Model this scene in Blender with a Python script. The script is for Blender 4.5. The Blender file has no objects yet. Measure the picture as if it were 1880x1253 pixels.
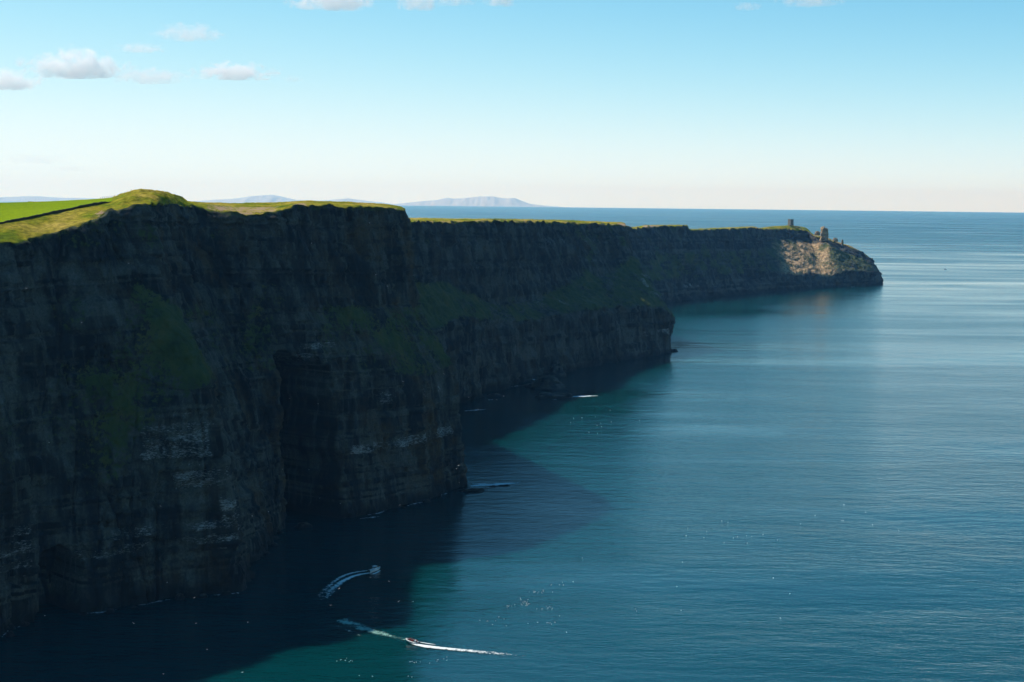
import bpy, bmesh, math, random
import numpy as np
from mathutils import Vector, Matrix
from mathutils.bvhtree import BVHTree

random.seed(7)
rng = np.random.default_rng(7)
SC = bpy.context.scene
COL = SC.collection

# ------------------------------------------------------------------ camera
CAM_H = 180.0
PITCH = math.radians(5.60)
ROLL = math.radians(0.62)
FPX = 50.0 / 36.0 * 1880.0          # focal length in photograph pixels
f_ = np.array([0, math.cos(PITCH), -math.sin(PITCH)])
u0 = np.array([0, math.sin(PITCH), math.cos(PITCH)])
r0 = np.array([1.0, 0, 0])
r_ = math.cos(ROLL) * r0 + math.sin(ROLL) * u0
u_ = -math.sin(ROLL) * r0 + math.cos(ROLL) * u0
CAM = np.array([0, 0, CAM_H])
cd = bpy.data.cameras.new('camera'); cam = bpy.data.objects.new('camera', cd); COL.objects.link(cam)
cd.lens = 50; cd.sensor_width = 36; cd.sensor_fit = 'HORIZONTAL'; cd.clip_start = 1.0; cd.clip_end = 400000
m = Matrix.Identity(4)
for i in range(3):
    m[i][0] = r_[i]; m[i][1] = u_[i]; m[i][2] = -f_[i]; m[i][3] = CAM[i]
cam.matrix_world = m
SC.camera = cam

# ------------------------------------------------------------------ sky, sun, exposure
SUN_AZ = math.atan2(-0.82, 0.57)      # horizontal direction towards the sun (from +Y)
SUN_EL = math.radians(47.5)
w = bpy.data.worlds.new('World'); SC.world = w; w.use_nodes = True
wn = w.node_tree; wn.nodes.clear()
sky = wn.nodes.new('ShaderNodeTexSky'); sky.sky_type = 'NISHITA'; sky.sun_disc = False
sky.sun_elevation = SUN_EL; sky.sun_rotation = SUN_AZ
sky.altitude = 0; sky.air_density = 0.5; sky.dust_density = 0.0; sky.ozone_density = 4.0
bg = wn.nodes.new('ShaderNodeBackground'); bg.inputs[1].default_value = 0.12
wo = wn.nodes.new('ShaderNodeOutputWorld')
# the photograph's tone curve (bright, rolled-off highlights), the same for every direction and channel
sp = wn.nodes.new('ShaderNodeSeparateColor'); cb = wn.nodes.new('ShaderNodeCombineColor'); wn.links.new(sky.outputs[0], sp.inputs[0])
def wm(op, a, b):
    n = wn.nodes.new('ShaderNodeMath'); n.operation = op
    for i, v in ((0, a), (1, b)):
        if isinstance(v, (int, float)): n.inputs[i].default_value = v
        else: wn.links.new(v, n.inputs[i])
    return n.outputs[0]
for c in range(3):
    x = wm('POWER', wm('MULTIPLY', sp.outputs[c], 0.1 / (0.28, 0.32, 0.37)[c]), (2.1, 1.5, 1.5)[c])
    e = wm('SUBTRACT', 1.0, wm('POWER', 2.71828, wm('MULTIPLY', x, -1.0)))
    wn.links.new(wm('MULTIPLY', e, (0.84, 0.99, 0.98)[c] / 0.12), cb.inputs[c])
wn.links.new(cb.outputs[0], bg.inputs[0])
wn.links.new(bg.outputs[0], wo.inputs[0])
sl = bpy.data.lights.new('sun', 'SUN'); sl.energy = 5.0; sl.angle = math.radians(0.53); sl.color = (1.0, 0.95, 0.88)
so = bpy.data.objects.new('sun', sl); COL.objects.link(so)
sdir = Vector((math.sin(SUN_AZ) * math.cos(SUN_EL), math.cos(SUN_AZ) * math.cos(SUN_EL), math.sin(SUN_EL)))
so.rotation_euler = sdir.to_track_quat('Z', 'Y').to_euler()
so.location = (-200, 300, 900)
vs = SC.view_settings
vs.view_transform = 'Standard'; vs.look = 'None'; vs.exposure = 0.12; vs.gamma = 1.0; vs.use_curve_mapping = False
SC.render.engine = 'CYCLES'
SC.cycles.use_denoising = True
SC.cycles.max_bounces = 10; SC.cycles.diffuse_bounces = 2; SC.cycles.glossy_bounces = 3
SC.cycles.transmission_bounces = 2; SC.cycles.volume_bounces = 8; SC.cycles.transparent_max_bounces = 12
SC.cycles.volume_max_steps = 512; SC.cycles.volume_step_rate = 0.3
SC.cycles.sample_clamp_indirect = 4.0

# ------------------------------------------------------------------ helpers
def ray(px, py):
    return f_ * FPX + r_ * (px - 940.0) + u_ * (626.5 - py)
def at(px, py, Y):                    # the point seen at that pixel at distance Y
    d = ray(px, py); return CAM + d * (Y / d[1])
def sea(px, py, z=0.0):
    d = ray(px, py); return CAM + d * ((z - CAM_H) / d[2])
def tag(o, label=None, cat=None, group=None, kind=None):
    if label: o['label'] = label
    if cat: o['category'] = cat
    if group: o['group'] = group
    if kind: o['kind'] = kind
    return o
def link(name, me, mat=None, parent=None):
    o = bpy.data.objects.new(name, me); COL.objects.link(o)
    if mat is not None and len(me.materials) == 0: me.materials.append(mat)
    if parent is not None: o.parent = parent
    return o
def empty(name, loc, rz=0.0):
    o = bpy.data.objects.new(name, None); COL.objects.link(o); o.location = loc; o.rotation_euler = (0, 0, rz); return o
def bm_obj(name, bm, mat, parent=None, smooth=False):
    me = bpy.data.meshes.new(name); bm.to_mesh(me); bm.free()
    if smooth:
        me.polygons.foreach_set('use_smooth', np.ones(len(me.polygons), dtype=bool))
    return link(name, me, mat, parent)
def grid_mesh(name, P, attrs=None, smooth=False, flip=False):
    nu, nv = P.shape[:2]
    me = bpy.data.meshes.new(name)
    idx = np.arange(nu * nv).reshape(nu, nv)
    a, b, c, d = idx[:-1, :-1], idx[1:, :-1], idx[1:, 1:], idx[:-1, 1:]
    q = np.stack([a, b, c, d] if not flip else [a, d, c, b], -1).reshape(-1, 4).astype(np.int32)
    me.vertices.add(nu * nv); me.vertices.foreach_set('co', P.reshape(-1).astype(np.float32))
    me.loops.add(q.size); me.loops.foreach_set('vertex_index', q.reshape(-1))
    me.polygons.add(len(q)); me.polygons.foreach_set('loop_start', (np.arange(len(q)) * 4).astype(np.int32))
    me.polygons.foreach_set('loop_total', np.full(len(q), 4, dtype=np.int32))
    if smooth: me.polygons.foreach_set('use_smooth', np.ones(len(q), dtype=bool))
    me.update(calc_edges=True)
    for k, v in (attrs or {}).items():
        at_ = me.attributes.new(k, 'FLOAT', 'POINT'); at_.data.foreach_set('value', v.reshape(-1).astype(np.float32))
    return me

# noise ------------------------------------------------------------------
def _hash(ix, iy, iz, seed):
    h = (ix.astype(np.int64) * 374761393 + iy.astype(np.int64) * 668265263 + iz.astype(np.int64) * 2147483647 + seed * 974711) & 0xFFFFFFFF
    h = ((h ^ (h >> 13)) * 1274126177) & 0xFFFFFFFF
    h = ((h ^ (h >> 16)) * 2246822519) & 0xFFFFFFFF
    h = h ^ (h >> 15)
    return (h & 0xFFFFFF).astype(np.float64) / float(0xFFFFFF)
def vnoise(x, y, z, seed=0):
    x, y, z = np.broadcast_arrays(np.asarray(x, float), np.asarray(y, float), np.asarray(z, float))
    xi, yi, zi = np.floor(x), np.floor(y), np.floor(z)
    fx, fy, fz = x - xi, y - yi, z - zi
    s = lambda t: t * t * t * (t * (t * 6 - 15) + 10)
    fx, fy, fz = s(fx), s(fy), s(fz)
    r = 0.0
    for dx in (0, 1):
        for dy in (0, 1):
            for dz in (0, 1):
                wgt = (fx if dx else 1 - fx) * (fy if dy else 1 - fy) * (fz if dz else 1 - fz)
                r = r + wgt * _hash(xi + dx, yi + dy, zi + dz, seed)
    return r * 2 - 1
def fbm(x, y, z, seed=0, octv=4, gain=0.5):
    a, t, r = 1.0, 0.0, 0.0
    for i in range(octv):
        r = r + a * vnoise(x * 2 ** i, y * 2 ** i, z * 2 ** i, seed + i * 17); t += a; a *= gain
    return r / t
def sstep(a, b, x):
    t = np.clip((x - a) / (b - a), 0, 1); return t * t * (3 - 2 * t)

# materials ---------------------------------------------------------------
class NT:
    def __init__(s, name):
        s.m = bpy.data.materials.new(name); s.m.use_nodes = True; s.t = s.m.node_tree; s.t.nodes.clear()
        s.out = s.n('ShaderNodeOutputMaterial')
    def n(s, typ, **kw):
        nd = s.t.nodes.new(typ)
        for k, v in kw.items(): setattr(nd, k, v)
        return nd
    def l(s, a, b): s.t.links.new(a, b)
    def val(s, sock, v):
        if hasattr(v, 'is_linked') or isinstance(v, bpy.types.NodeSocket): s.l(v, sock)
        else: sock.default_value = v
    def pos(s): return s.n('ShaderNodeNewGeometry').outputs['Position']
    def obj(s): return s.n('ShaderNodeTexCoord').outputs['Object']
    def map(s, vec, scale=(1, 1, 1), rot=(0, 0, 0), loc=(0, 0, 0)):
        mp = s.n('ShaderNodeMapping'); s.l(vec, mp.inputs[0])
        mp.inputs[1].default_value = loc; mp.inputs[2].default_value = rot; mp.inputs[3].default_value = scale
        return mp.outputs[0]
    def noise(s, vec, scale, detail=4, rough=0.55, dist=0.0):
        nz = s.n('ShaderNodeTexNoise'); s.l(vec, nz.inputs['Vector'])
        nz.inputs['Scale'].default_value = scale; nz.inputs['Detail'].default_value = detail
        nz.inputs['Roughness'].default_value = rough; nz.inputs['Distortion'].default_value = dist
        return nz.outputs['Fac']
    def ramp(s, fac, stops):
        r = s.n('ShaderNodeValToRGB'); s.l(fac, r.inputs[0]); e = r.color_ramp.elements
        while len(e) < len(stops): e.new(0.5)
        for el, (p, c) in zip(e, stops):
            el.position = p; el.color = (c[0], c[1], c[2], 1) if not isinstance(c, (int, float)) else (c, c, c, 1)
        return r.outputs[0]
    def mix(s, fac, a, b, mode='MIX'):
        mx = s.n('ShaderNodeMix', data_type='RGBA', blend_type=mode)
        s.val(mx.inputs[0], fac)
        for i, v in ((6, a), (7, b)):
            if isinstance(v, tuple): mx.inputs[i].default_value = (v[0], v[1], v[2], 1)
            else: s.l(v, mx.inputs[i])
        return mx.outputs[2]
    def math(s, op, a, b=0.0, c=None, clamp=False):
        mt = s.n('ShaderNodeMath', operation=op, use_clamp=clamp)
        s.val(mt.inputs[0], a); s.val(mt.inputs[1], b)
        if c is not None: s.val(mt.inputs[2], c)
        return mt.outputs[0]
    def attr(s, name): return s.n('ShaderNodeAttribute', attribute_name=name).outputs['Fac']
    def bump(s, h, strength, dist, normal=None):
        b = s.n('ShaderNodeBump'); s.l(h, b.inputs['Height']); b.inputs['Strength'].default_value = strength
        b.inputs['Distance'].default_value = dist
        if normal is not None: s.l(normal, b.inputs['Normal'])
        return b.outputs[0]
    def bsdf(s, color, rough=0.9, spec=0.3, normal=None, **kw):
        p = s.n('ShaderNodeBsdfPrincipled')
        if isinstance(color, tuple): p.inputs['Base Color'].default_value = (*color, 1)
        else: s.l(color, p.inputs['Base Color'])
        s.val(p.inputs['Roughness'], rough); p.inputs['Specular IOR Level'].default_value = spec
        if normal is not None: s.l(normal, p.inputs['Normal'])
        for k, v in kw.items(): s.val(p.inputs[k], v)
        s.l(p.outputs[0], s.out.inputs[0]); return p

def plain(name, c, rough=0.8, spec=0.3, var=0.25, scale=3.0):
    t = NT(name)
    nz = t.noise(t.obj(), scale, 4)
    col = t.mix(nz, tuple(x * (1 - var) for x in c), tuple(min(1, x * (1 + var)) for x in c))
    t.bsdf(col, rough, spec); return t.m

def rock_material():
    t = NT('cliff_rock')
    pos = t.pos()
    big = t.noise(t.map(pos, (0.012, 0.012, 0.006)), 1.0, 5, 0.6)
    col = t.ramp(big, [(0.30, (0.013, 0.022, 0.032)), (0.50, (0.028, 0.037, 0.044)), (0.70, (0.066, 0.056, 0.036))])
    # beds: thin, almost level layers
    bed = t.noise(t.map(pos, (0.012, 0.012, 0.75)), 1.0, 6, 0.72)
    col = t.mix(t.ramp(bed, [(0.35, 0.0), (0.65, 1.0)]), t.mix(0.8, col, (0.006, 0.008, 0.010)), col)
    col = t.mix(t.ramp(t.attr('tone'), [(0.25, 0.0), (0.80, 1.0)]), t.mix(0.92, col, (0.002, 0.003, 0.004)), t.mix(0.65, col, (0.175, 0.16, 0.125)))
    # vertical water streaks
    st = t.noise(t.map(pos, (0.30, 0.30, 0.012)), 1.0, 4, 0.6)
    col = t.mix(t.ramp(st, [(0.52, 0.0), (0.68, 0.6)]), col, (0.17, 0.165, 0.15))
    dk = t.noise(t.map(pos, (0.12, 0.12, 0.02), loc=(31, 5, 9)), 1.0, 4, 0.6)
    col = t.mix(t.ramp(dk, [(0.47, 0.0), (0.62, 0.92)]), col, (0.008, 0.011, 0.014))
    # ochre rust
    oc = t.noise(t.map(pos, (0.05, 0.05, 0.035), loc=(7, 3, 1)), 1.0, 5, 0.65)
    ocm = t.math('MULTIPLY', t.ramp(oc, [(0.50, 0.0), (0.70, 1.0)]), t.attr('ochre'))
    col = t.mix(ocm, col, (0.13, 0.072, 0.028))
    # fine speckle
    fine = t.noise(pos, 0.9, 4, 0.7)
    col = t.mix(t.ramp(fine, [(0.3, 0.0), (0.7, 1.0)]), t.mix(0.7, col, (0.006, 0.007, 0.008)), col)
    col = t.mix(1.0, col, (0.90, 0.98, 0.96), 'MULTIPLY')
    # wet, weed-darkened foot
    col = t.mix(t.attr('wet'), col, (0.008, 0.010, 0.010))
    # tan broken rock of the far headland, lightened to strengthen its sunlit patch
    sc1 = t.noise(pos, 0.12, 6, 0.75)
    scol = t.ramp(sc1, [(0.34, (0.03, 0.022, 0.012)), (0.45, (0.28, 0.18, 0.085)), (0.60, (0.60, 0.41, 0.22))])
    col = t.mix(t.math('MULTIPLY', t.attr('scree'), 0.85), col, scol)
    # grass and moss
    g1 = t.noise(t.map(pos, (0.09, 0.09, 0.05)), 1.0, 5, 0.65)
    gcol = t.ramp(g1, [(0.3, (0.016, 0.030, 0.008)), (0.5, (0.048, 0.066, 0.014)), (0.7, (0.095, 0.088, 0.026))])
    g2 = t.noise(pos, 0.45, 5, 0.7)
    gm = t.math('ADD', t.attr('grass'), t.math('MULTIPLY', t.math('SUBTRACT', g2, 0.5), 1.9))
    gm = t.ramp(gm, [(0.42, 0.0), (0.60, 1.0)])
    col = t.mix(gm, col, gcol)
    # guano
    w1 = t.noise(t.map(pos, (0.45, 0.45, 1.8)), 1.0, 6, 0.8)
    wm = t.math('ADD', t.attr('guano'), t.math('MULTIPLY', t.math('SUBTRACT', w1, 0.5), 1.6))
    wm = t.ramp(wm, [(0.55, 0.0), (0.75, 1.0)])
    col = t.mix(t.math('MULTIPLY', wm, 0.8), col, (0.36, 0.37, 0.35))
    h = t.noise(pos, 1.3, 5, 0.7)
    t.bsdf(col, 0.85, 0.25, t.bump(h, 0.8, 0.5))
    return t.m

def turf_material():
    t = NT('turf')
    pos = t.pos()
    a = t.noise(t.map(pos, (0.035, 0.035, 0.05)), 1.0, 5, 0.65)
    col = t.ramp(a, [(0.28, (0.060, 0.115, 0.008)), (0.41, (0.17, 0.22, 0.014)), (0.52, (0.37, 0.31, 0.030)), (0.66, (0.54, 0.39, 0.085))])
    b = t.noise(pos, 0.35, 5, 0.7)
    col = t.mix(t.ramp(b, [(0.40, 0.0), (0.62, 1.0)]), t.mix(0.6, col, (0.035, 0.045, 0.006)), col)
    e = t.math('ADD', t.attr('earth'), t.math('MULTIPLY', t.math('SUBTRACT', t.noise(pos, 0.22, 6, 0.8), 0.5), 2.6))
    col = t.mix(t.ramp(e, [(0.45, 0.0), (0.62, 1.0)]), col, (0.38, 0.26, 0.16))
    h = t.noise(pos, 0.9, 5, 0.7)
    t.bsdf(col, 1.0, 0.0, t.bump(h, 1.0, 0.6)); return t.m

def field_material():
    t = NT('pasture')
    pos = t.pos()
    a = t.noise(t.map(pos, (0.02, 0.006, 0.02)), 1.0, 4, 0.6)
    col = t.ramp(a, [(0.3, (0.15, 0.24, 0.004)), (0.6, (0.23, 0.32, 0.006)), (0.8, (0.28, 0.34, 0.02))])
    b = t.noise(pos, 0.5, 4, 0.7)
    col = t.mix(t.ramp(b, [(0.35, 0.75), (0.65, 0.0)]), col, (0.11, 0.15, 0.012))
    t.bsdf(col, 1.0, 0.0, t.bump(b, 0.5, 0.3)); return t.m

def water_material():
    t = NT('sea_water')
    pos = t.pos()
    # wind slicks: large, drawn-out patches where the ripples are weaker or stronger
    sl1 = t.noise(t.map(pos, (0.0016, 0.0060, 1), rot=(0, 0, math.radians(-12))), 1.0, 5, 0.6, 0.6)
    sl2 = t.noise(t.map(pos, (0.0004, 0.0016, 1), rot=(0, 0, math.radians(-6)), loc=(3, 9, 0)), 1.0, 4, 0.55, 0.8)
    slick = t.math('ADD', t.math('MULTIPLY', sl1, 0.55), t.math('MULTIPLY', sl2, 0.55))
    sep = t.n('ShaderNodeSeparateXYZ'); t.l(pos, sep.inputs[0])
    calm = t.n('ShaderNodeMapRange', interpolation_type='SMOOTHSTEP'); t.l(sep.outputs[1], calm.inputs[0])
    calm.inputs[1].default_value = 700; calm.inputs[2].default_value = 2600; calm.inputs[3].default_value = 1.0; calm.inputs[4].default_value = 0.4
    ripple = t.math('MULTIPLY', t.ramp(slick, [(0.40, 0.22), (0.52, 0.75), (0.66, 1.0)]), calm.outputs[0])
    swell = t.noise(t.map(pos, (0.010, 0.030, 1), rot=(0, 0, math.radians(14))), 1.0, 3, 0.5)
    wave = t.noise(t.map(pos, (0.055, 0.14, 1), rot=(0, 0, math.radians(8))), 1.0, 4, 0.6)
    chop = t.noise(t.map(pos, (0.24, 0.42, 1), rot=(0, 0, math.radians(-10))), 1.0, 4, 0.65)
    nb0 = t.n('ShaderNodeBump'); t.l(swell, nb0.inputs['Height']); t.l(calm.outputs[0], nb0.inputs['Strength']); nb0.inputs['Distance'].default_value = 0.9; nb = nb0.outputs[0]
    b2 = t.n('ShaderNodeBump'); t.l(wave, b2.inputs['Height']); t.l(ripple, b2.inputs['Strength']); b2.inputs['Distance'].default_value = 0.75; t.l(nb, b2.inputs['Normal'])
    b3 = t.n('ShaderNodeBump'); t.l(chop, b3.inputs['Height']); t.l(ripple, b3.inputs['Strength']); b3.inputs['Distance'].default_value = 0.30; t.l(b2.outputs[0], b3.inputs['Normal'])
    deep = t.mix(slick, (0.000, 0.033, 0.039), (0.000, 0.047, 0.050))
    farr = t.n('ShaderNodeMapRange', interpolation_type='SMOOTHSTEP'); t.l(sep.outputs[1], farr.inputs[0])
    farr.inputs[1].default_value = 1800; farr.inputs[2].default_value = 9000; farr.inputs[3].default_value = 0.0; farr.inputs[4].default_value = 0.20
    rough = t.math('ADD', t.ramp(slick, [(0.42, 0.04), (0.54, 0.12), (0.66, 0.21)]), farr.outputs[0])
    p = t.bsdf(deep, rough, 0.5, b3.outputs[0], IOR=1.47)
    p.inputs['Subsurface Weight'].default_value = 1.0; p.inputs['Subsurface Radius'].default_value = (0.3, 1.0, 1.0); p.inputs['Subsurface Scale'].default_value = 70.0
    return t.m

def foam_material(name, cover=0.5, scale=0.6, col=(0.75, 0.80, 0.80)):
    t = NT(name)
    pos = t.pos()
    nz = t.noise(pos, scale, 6, 0.75)
    a = t.math('ADD', t.attr('dens'), t.math('MULTIPLY', t.math('SUBTRACT', nz, 0.5), 1.7))
    al = t.ramp(a, [(1 - cover - 0.18, 0.0), (1 - cover + 0.22, 1.0)])
    t.bsdf(col, 0.7, 0.3, t.bump(nz, 0.6, 0.3), Alpha=al); return t.m

def cloud_material(name, dens, cover):
    t = NT(name)
    o = t.obj()
    ln = t.n('ShaderNodeVectorMath', operation='LENGTH'); t.l(o, ln.inputs[0])
    oi = t.n('ShaderNodeObjectInfo').outputs['Location']
    ad = t.n('ShaderNodeVectorMath', operation='ADD'); t.l(o, ad.inputs[0])
    sc = t.n('ShaderNodeVectorMath', operation='SCALE'); t.l(oi, sc.inputs[0]); sc.inputs[3].default_value = 0.00137; t.l(sc.outputs[0], ad.inputs[1])
    n1 = t.noise(t.map(ad.outputs[0], (3.0, 2.0, 1.3)), 1.0, 8, 0.68, 0.4)
    fall = t.math('SUBTRACT', cover, ln.outputs['Value'])
    v = t.math('ADD', fall, t.math('MULTIPLY', t.math('SUBTRACT', n1, 0.5), 4.6))
    v = t.math('MULTIPLY', v, 3.2, clamp=True)
    pv = t.n('ShaderNodeVolumePrincipled')
    pv.inputs['Color'].default_value = (1.0, 0.998, 0.99, 1); pv.inputs['Anisotropy'].default_value = 0.3
    t.l(t.math('MULTIPLY', v, dens), pv.inputs['Density'])
    t.l(pv.outputs[0], t.out.inputs['Volume'])
    return t.m

ROCK = rock_material(); TURF = turf_material(); FIELD = field_material(); WATER = water_material()

# ------------------------------------------------------------------ the sea
def build_sea():
    R = [0.5, 200, 500, 1000, 2000, 4000, 8000, 16000, 32000, 50000]
    nth = 180
    th = np.linspace(0, 2 * math.pi, nth + 1)
    P = np.zeros((nth + 1, len(R), 3))
    for j, r in enumerate(R):
        P[:, j, 0] = np.cos(th) * r; P[:, j, 1] = np.sin(th) * r
    o = link('sea', grid_mesh('sea', P, smooth=True, flip=True), WATER)
    tag(o, kind='structure')
build_sea()

# ------------------------------------------------------------------ cliffs
def catmull(C, n_per):
    """C: (ncol, k, 3) control columns -> (total, k, 3), n_per[i] samples in span i; returns positions and fractional column index"""
    out, tt = [], []
    n = len(C)
    for i in range(n - 1):
        p0 = C[max(i - 1, 0)]; p1 = C[i]; p2 = C[i + 1]; p3 = C[min(i + 2, n - 1)]
        ts = np.linspace(0, 1, n_per[i], endpoint=False)
        for t in ts:
            cr = 0.5 * ((2 * p1) + (-p0 + p2) * t + (2 * p0 - 5 * p1 + 4 * p2 - p3) * t * t + (-p0 + 3 * p1 - 3 * p2 + p3) * t ** 3)
            li = p1 * (1 - t) + p2 * t
            out.append(0.55 * cr + 0.45 * li); tt.append(i + t)
    out.append(C[-1]); tt.append(n - 1.0)
    return np.array(out), np.array(tt)

def columns(spec):
    """spec rows: base (px,py), then (px,py,dY) for lower-cliff top, slope top, cliff edge, land, crest"""
    cols, D0 = [], []
    for row in spec:
        b = sea(*row[0]); nodes = [b + np.array([0, 0, 0.0])]
        for (px, py, dy) in row[1:]:
            nodes.append(at(px, py, b[1] + dy))
        cols.append(nodes)
    return np.array(cols)

def build_cliff(tagname, C, du, dv, land_rows, grass_w, seed, amp=1.0, field_until=None, recesses=(), earth=None,
                guano_bands=(), ochre_w=None, rugged=None, scree=None, inland=(-90, 260, -7)):
    """C: (ncol, 6, 3) base, n1, n2, edge, land, crest."""
    base = C[:, 0].copy()
    foot = base.copy(); foot[:, 2] = -6.0
    far = C[:, 5] + np.array(inland)
    K = np.concatenate([foot[:, None], C, far[:, None]], 1)          # 8 nodes
    span = [max(2, int(np.ceil(max(np.linalg.norm((C[i + 1] - C[i])[[0, 1, 3]], axis=1)) / du))) for i in range(len(C) - 1)]
    U, tt = catmull(K, span)
    nu = len(U)
    # rows
    h = [np.max(np.linalg.norm(K[:, j + 1] - K[:, j], axis=1)) for j in range(4)]
    hm = [np.mean(np.linalg.norm(K[:, j + 1] - K[:, j], axis=1)) for j in range(4)]
    nr = [3] + [max(3, int(hm[j] / dv)) for j in (1, 2, 3)] + list(land_rows)
    rows, vv = [], []
    for j in range(7):
        t = np.linspace(0, 1, nr[j], endpoint=False)
        if j >= 4: t = t ** 1.3
        for x in t: vv.append(j + x)
    vv.append(7.0); vv = np.array(vv)
    j = np.minimum(vv.astype(int), 6); fr = vv - j
    P = U[:, j] * (1 - fr)[None, :, None] + U[:, j + 1] * fr[None, :, None]
    nv = len(vv)
    # soften the ledge corners a little
    for _ in range(2):
        Q = P.copy(); Q[:, 1:-1] = 0.25 * P[:, :-2] + 0.5 * P[:, 1:-1] + 0.25 * P[:, 2:]
        P = Q
    # normals
    du_ = np.gradient(P, axis=0); dv_ = np.gradient(P, axis=1)
    N = np.cross(du_, dv_); N /= np.linalg.norm(N, axis=2, keepdims=True) + 1e-9
    H = N.copy(); H[..., 2] = 0
    # stable outward direction from a smoothed base-to-edge line
    mid = P[:, np.searchsorted(vv, 2.0)]
    tg = np.gradient(mid, axis=0); k = 25
    ker = np.ones(k) / k
    for c in range(3): tg[:, c] = np.convolve(np.pad(tg[:, c], k // 2, mode='edge'), ker, 'valid')
    out = np.stack([tg[:, 1], -tg[:, 0], np.zeros(nu)], -1); out /= np.linalg.norm(out, axis=1, keepdims=True) + 1e-9
    s = np.concatenate([[0], np.cumsum(np.linalg.norm(np.diff(mid[:, :2], axis=0), axis=1))])
    Z = P[..., 2]
    tdir = mid[int(nu * .8)] - mid[int(nu * .1)]; tdir = tdir[:2] / np.linalg.norm(tdir[:2])
    S = P[..., 0] * tdir[0] + P[..., 1] * tdir[1] + 0.15 * (P[..., 0] * tdir[1] - P[..., 1] * tdir[0])
    land = sstep(3.92, 4.12, vv)[None, :] + 0 * S
    slope = np.clip(N[..., 2], 0, 1)
    rocky = (1 - land) * (1 - 0.65 * sstep(0.30, 0.6, slope))
    # beds
    r2 = np.random.default_rng(seed)
    zb = Z + 2.0 * vnoise(S / 90, 0, 0, seed + 3) + 0.012 * S
    th = r2.choice([0.8, 1.2, 1.8, 2.6, 4.0, 6.5], 400, p=[.2, .22, .22, .18, .12, .06]) * (0.75 + 0.5 * r2.random(400)) * max(1.0, amp)
    edges = np.cumsum(th) - 30
    b = np.searchsorted(edges, zb)
    ob = (r2.random(500) * 2 - 1)[b]
    wb = (2.5 + 8 * r2.random(500) ** 1.5)[b] * max(1.0, amp)
    jx = np.floor(S / wb + r2.random(500)[b] * 9)
    blk = _hash(jx, b, np.zeros_like(jx), seed + 9) * 2 - 1
    big_w = 11.0 * max(1.0, amp); bz = np.floor(zb / (26.0 + 14 * vnoise(S / 60, 0, 0, seed + 31)))
    blk2 = _hash(np.floor(S / big_w + bz * 0.37), bz, np.zeros_like(bz), seed + 12) * 2 - 1
    d = 0.75 * ob + 0.95 * blk * (0.4 + 0.6 * sstep(-0.3, 0.4, fbm(S / 30, Z / 30, 0, seed + 40, 2)))
    d += 1.6 * blk2
    X0, Y0 = P[..., 0], P[..., 1]
    rid = 1 - np.abs(fbm(X0 / 40, Y0 / 40, Z / 220, seed + 1, 3)) * 2.2
    d += 4.6 * (rid - 0.5)
    d += 2.4 * fbm(X0 / 17, Y0 / 17, Z / 60, seed + 2, 3)
    d += 1.1 * fbm(X0 / 5, Y0 / 5, Z / 16, seed + 5, 3)
    d += 0.4 * fbm(X0 / 1.9, Y0 / 1.9, Z / 2.2, seed + 6, 2)
    ck1 = 1 - sstep(0.0, 0.10, np.abs(vnoise(X0 / 11, Y0 / 11, Z / 110, seed + 14))); ck2 = 1 - sstep(0.0, 0.12, np.abs(vnoise(X0 / 4.5, Y0 / 4.5, Z / 38, seed + 15)))
    d -= 2.4 * ck1 + 1.1 * ck2
    d *= amp
    r3 = np.random.default_rng(seed + 77)
    tone = 0.5 + 0.50 * (r3.random(500) - .5)[b] + 0.40 * (_hash(jx, b, np.zeros_like(jx), seed + 33) - .5) + 0.62 * fbm(X0 / 5.5, Y0 / 5.5, Z / 26, seed + 34, 4) + 0.40 * fbm(X0 / 40, Y0 / 40, Z / 35, seed + 35, 3)
    damp = np.clip(sstep(0.0, 0.5, vv), 0.6, 1)[None, :]
    off = out[:, None, :] * (d * rocky * damp)[..., None]
    # grass slopes: hummocks and gullies
    hum = (1.8 * fbm(X0 / 15, Y0 / 15, Z / 15, seed + 20, 4) + 0.9 * fbm(X0 / 4, Y0 / 4, Z / 4, seed + 21, 3)) * amp
    off += N * (hum * (1 - land) * sstep(0.30, 0.6, slope) * 1.2)[..., None]
    # cliff edge: bites taken out of the turf and a ragged crest
    bite = 2.2 * fbm(S / 22, 0, 0, seed + 50, 3) + 1.3 * fbm(S / 5, 0, 0, seed + 51, 3)
    eb = np.exp(-((vv - 4.0) / 0.30) ** 2)[None, :]
    off[..., 2] += eb * (1.5 * fbm(S / 7, 0, 0, seed + 52, 3) + 0.35 * fbm(S / 1.6, 0, 0, seed + 53, 2)) * amp
    off += out[:, None, :] * (bite[..., None] * eb[..., None] * 1.3 * amp)
    # land relief
    X, Y = P[..., 0], P[..., 1]
    lr = (0.45 * fbm(X / 9, Y / 9, 0, seed + 60, 4) + 0.22 * fbm(X / 2.2, Y / 2.2, 0, seed + 61, 3)) * amp
    lf = sstep(4.0, 4.15, vv)[None, :] + 0 * S
    isfield = np.zeros_like(S)
    if field_until is not None:
        isfield = (sstep(field_until + 0.05, field_until - 0.05, tt)[:, None] if False else (tt < field_until).astype(float)[:, None]) * (vv >= 5.0)[None, :]
    off[..., 2] += lr * lf * (1 - 0.85 * isfield)
    if rugged is not None:
        rg = sstep(rugged[0] - .4, rugged[0] + .3, tt)[:, None] * (1 - sstep(rugged[1] - .3, rugged[1] + .3, tt))[:, None]
        rr_ = fbm(X / 13, Y / 13, 0, seed + 65, 4); rr_ = 0.9 - np.abs(rr_) * 4.0
        stp = np.round(fbm(X / 7, Y / 11, 0, seed + 66, 3) * 3) / 3
        off[..., 2] += rg * lf * (0.45 * rr_ + 0.8 * stp)
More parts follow.
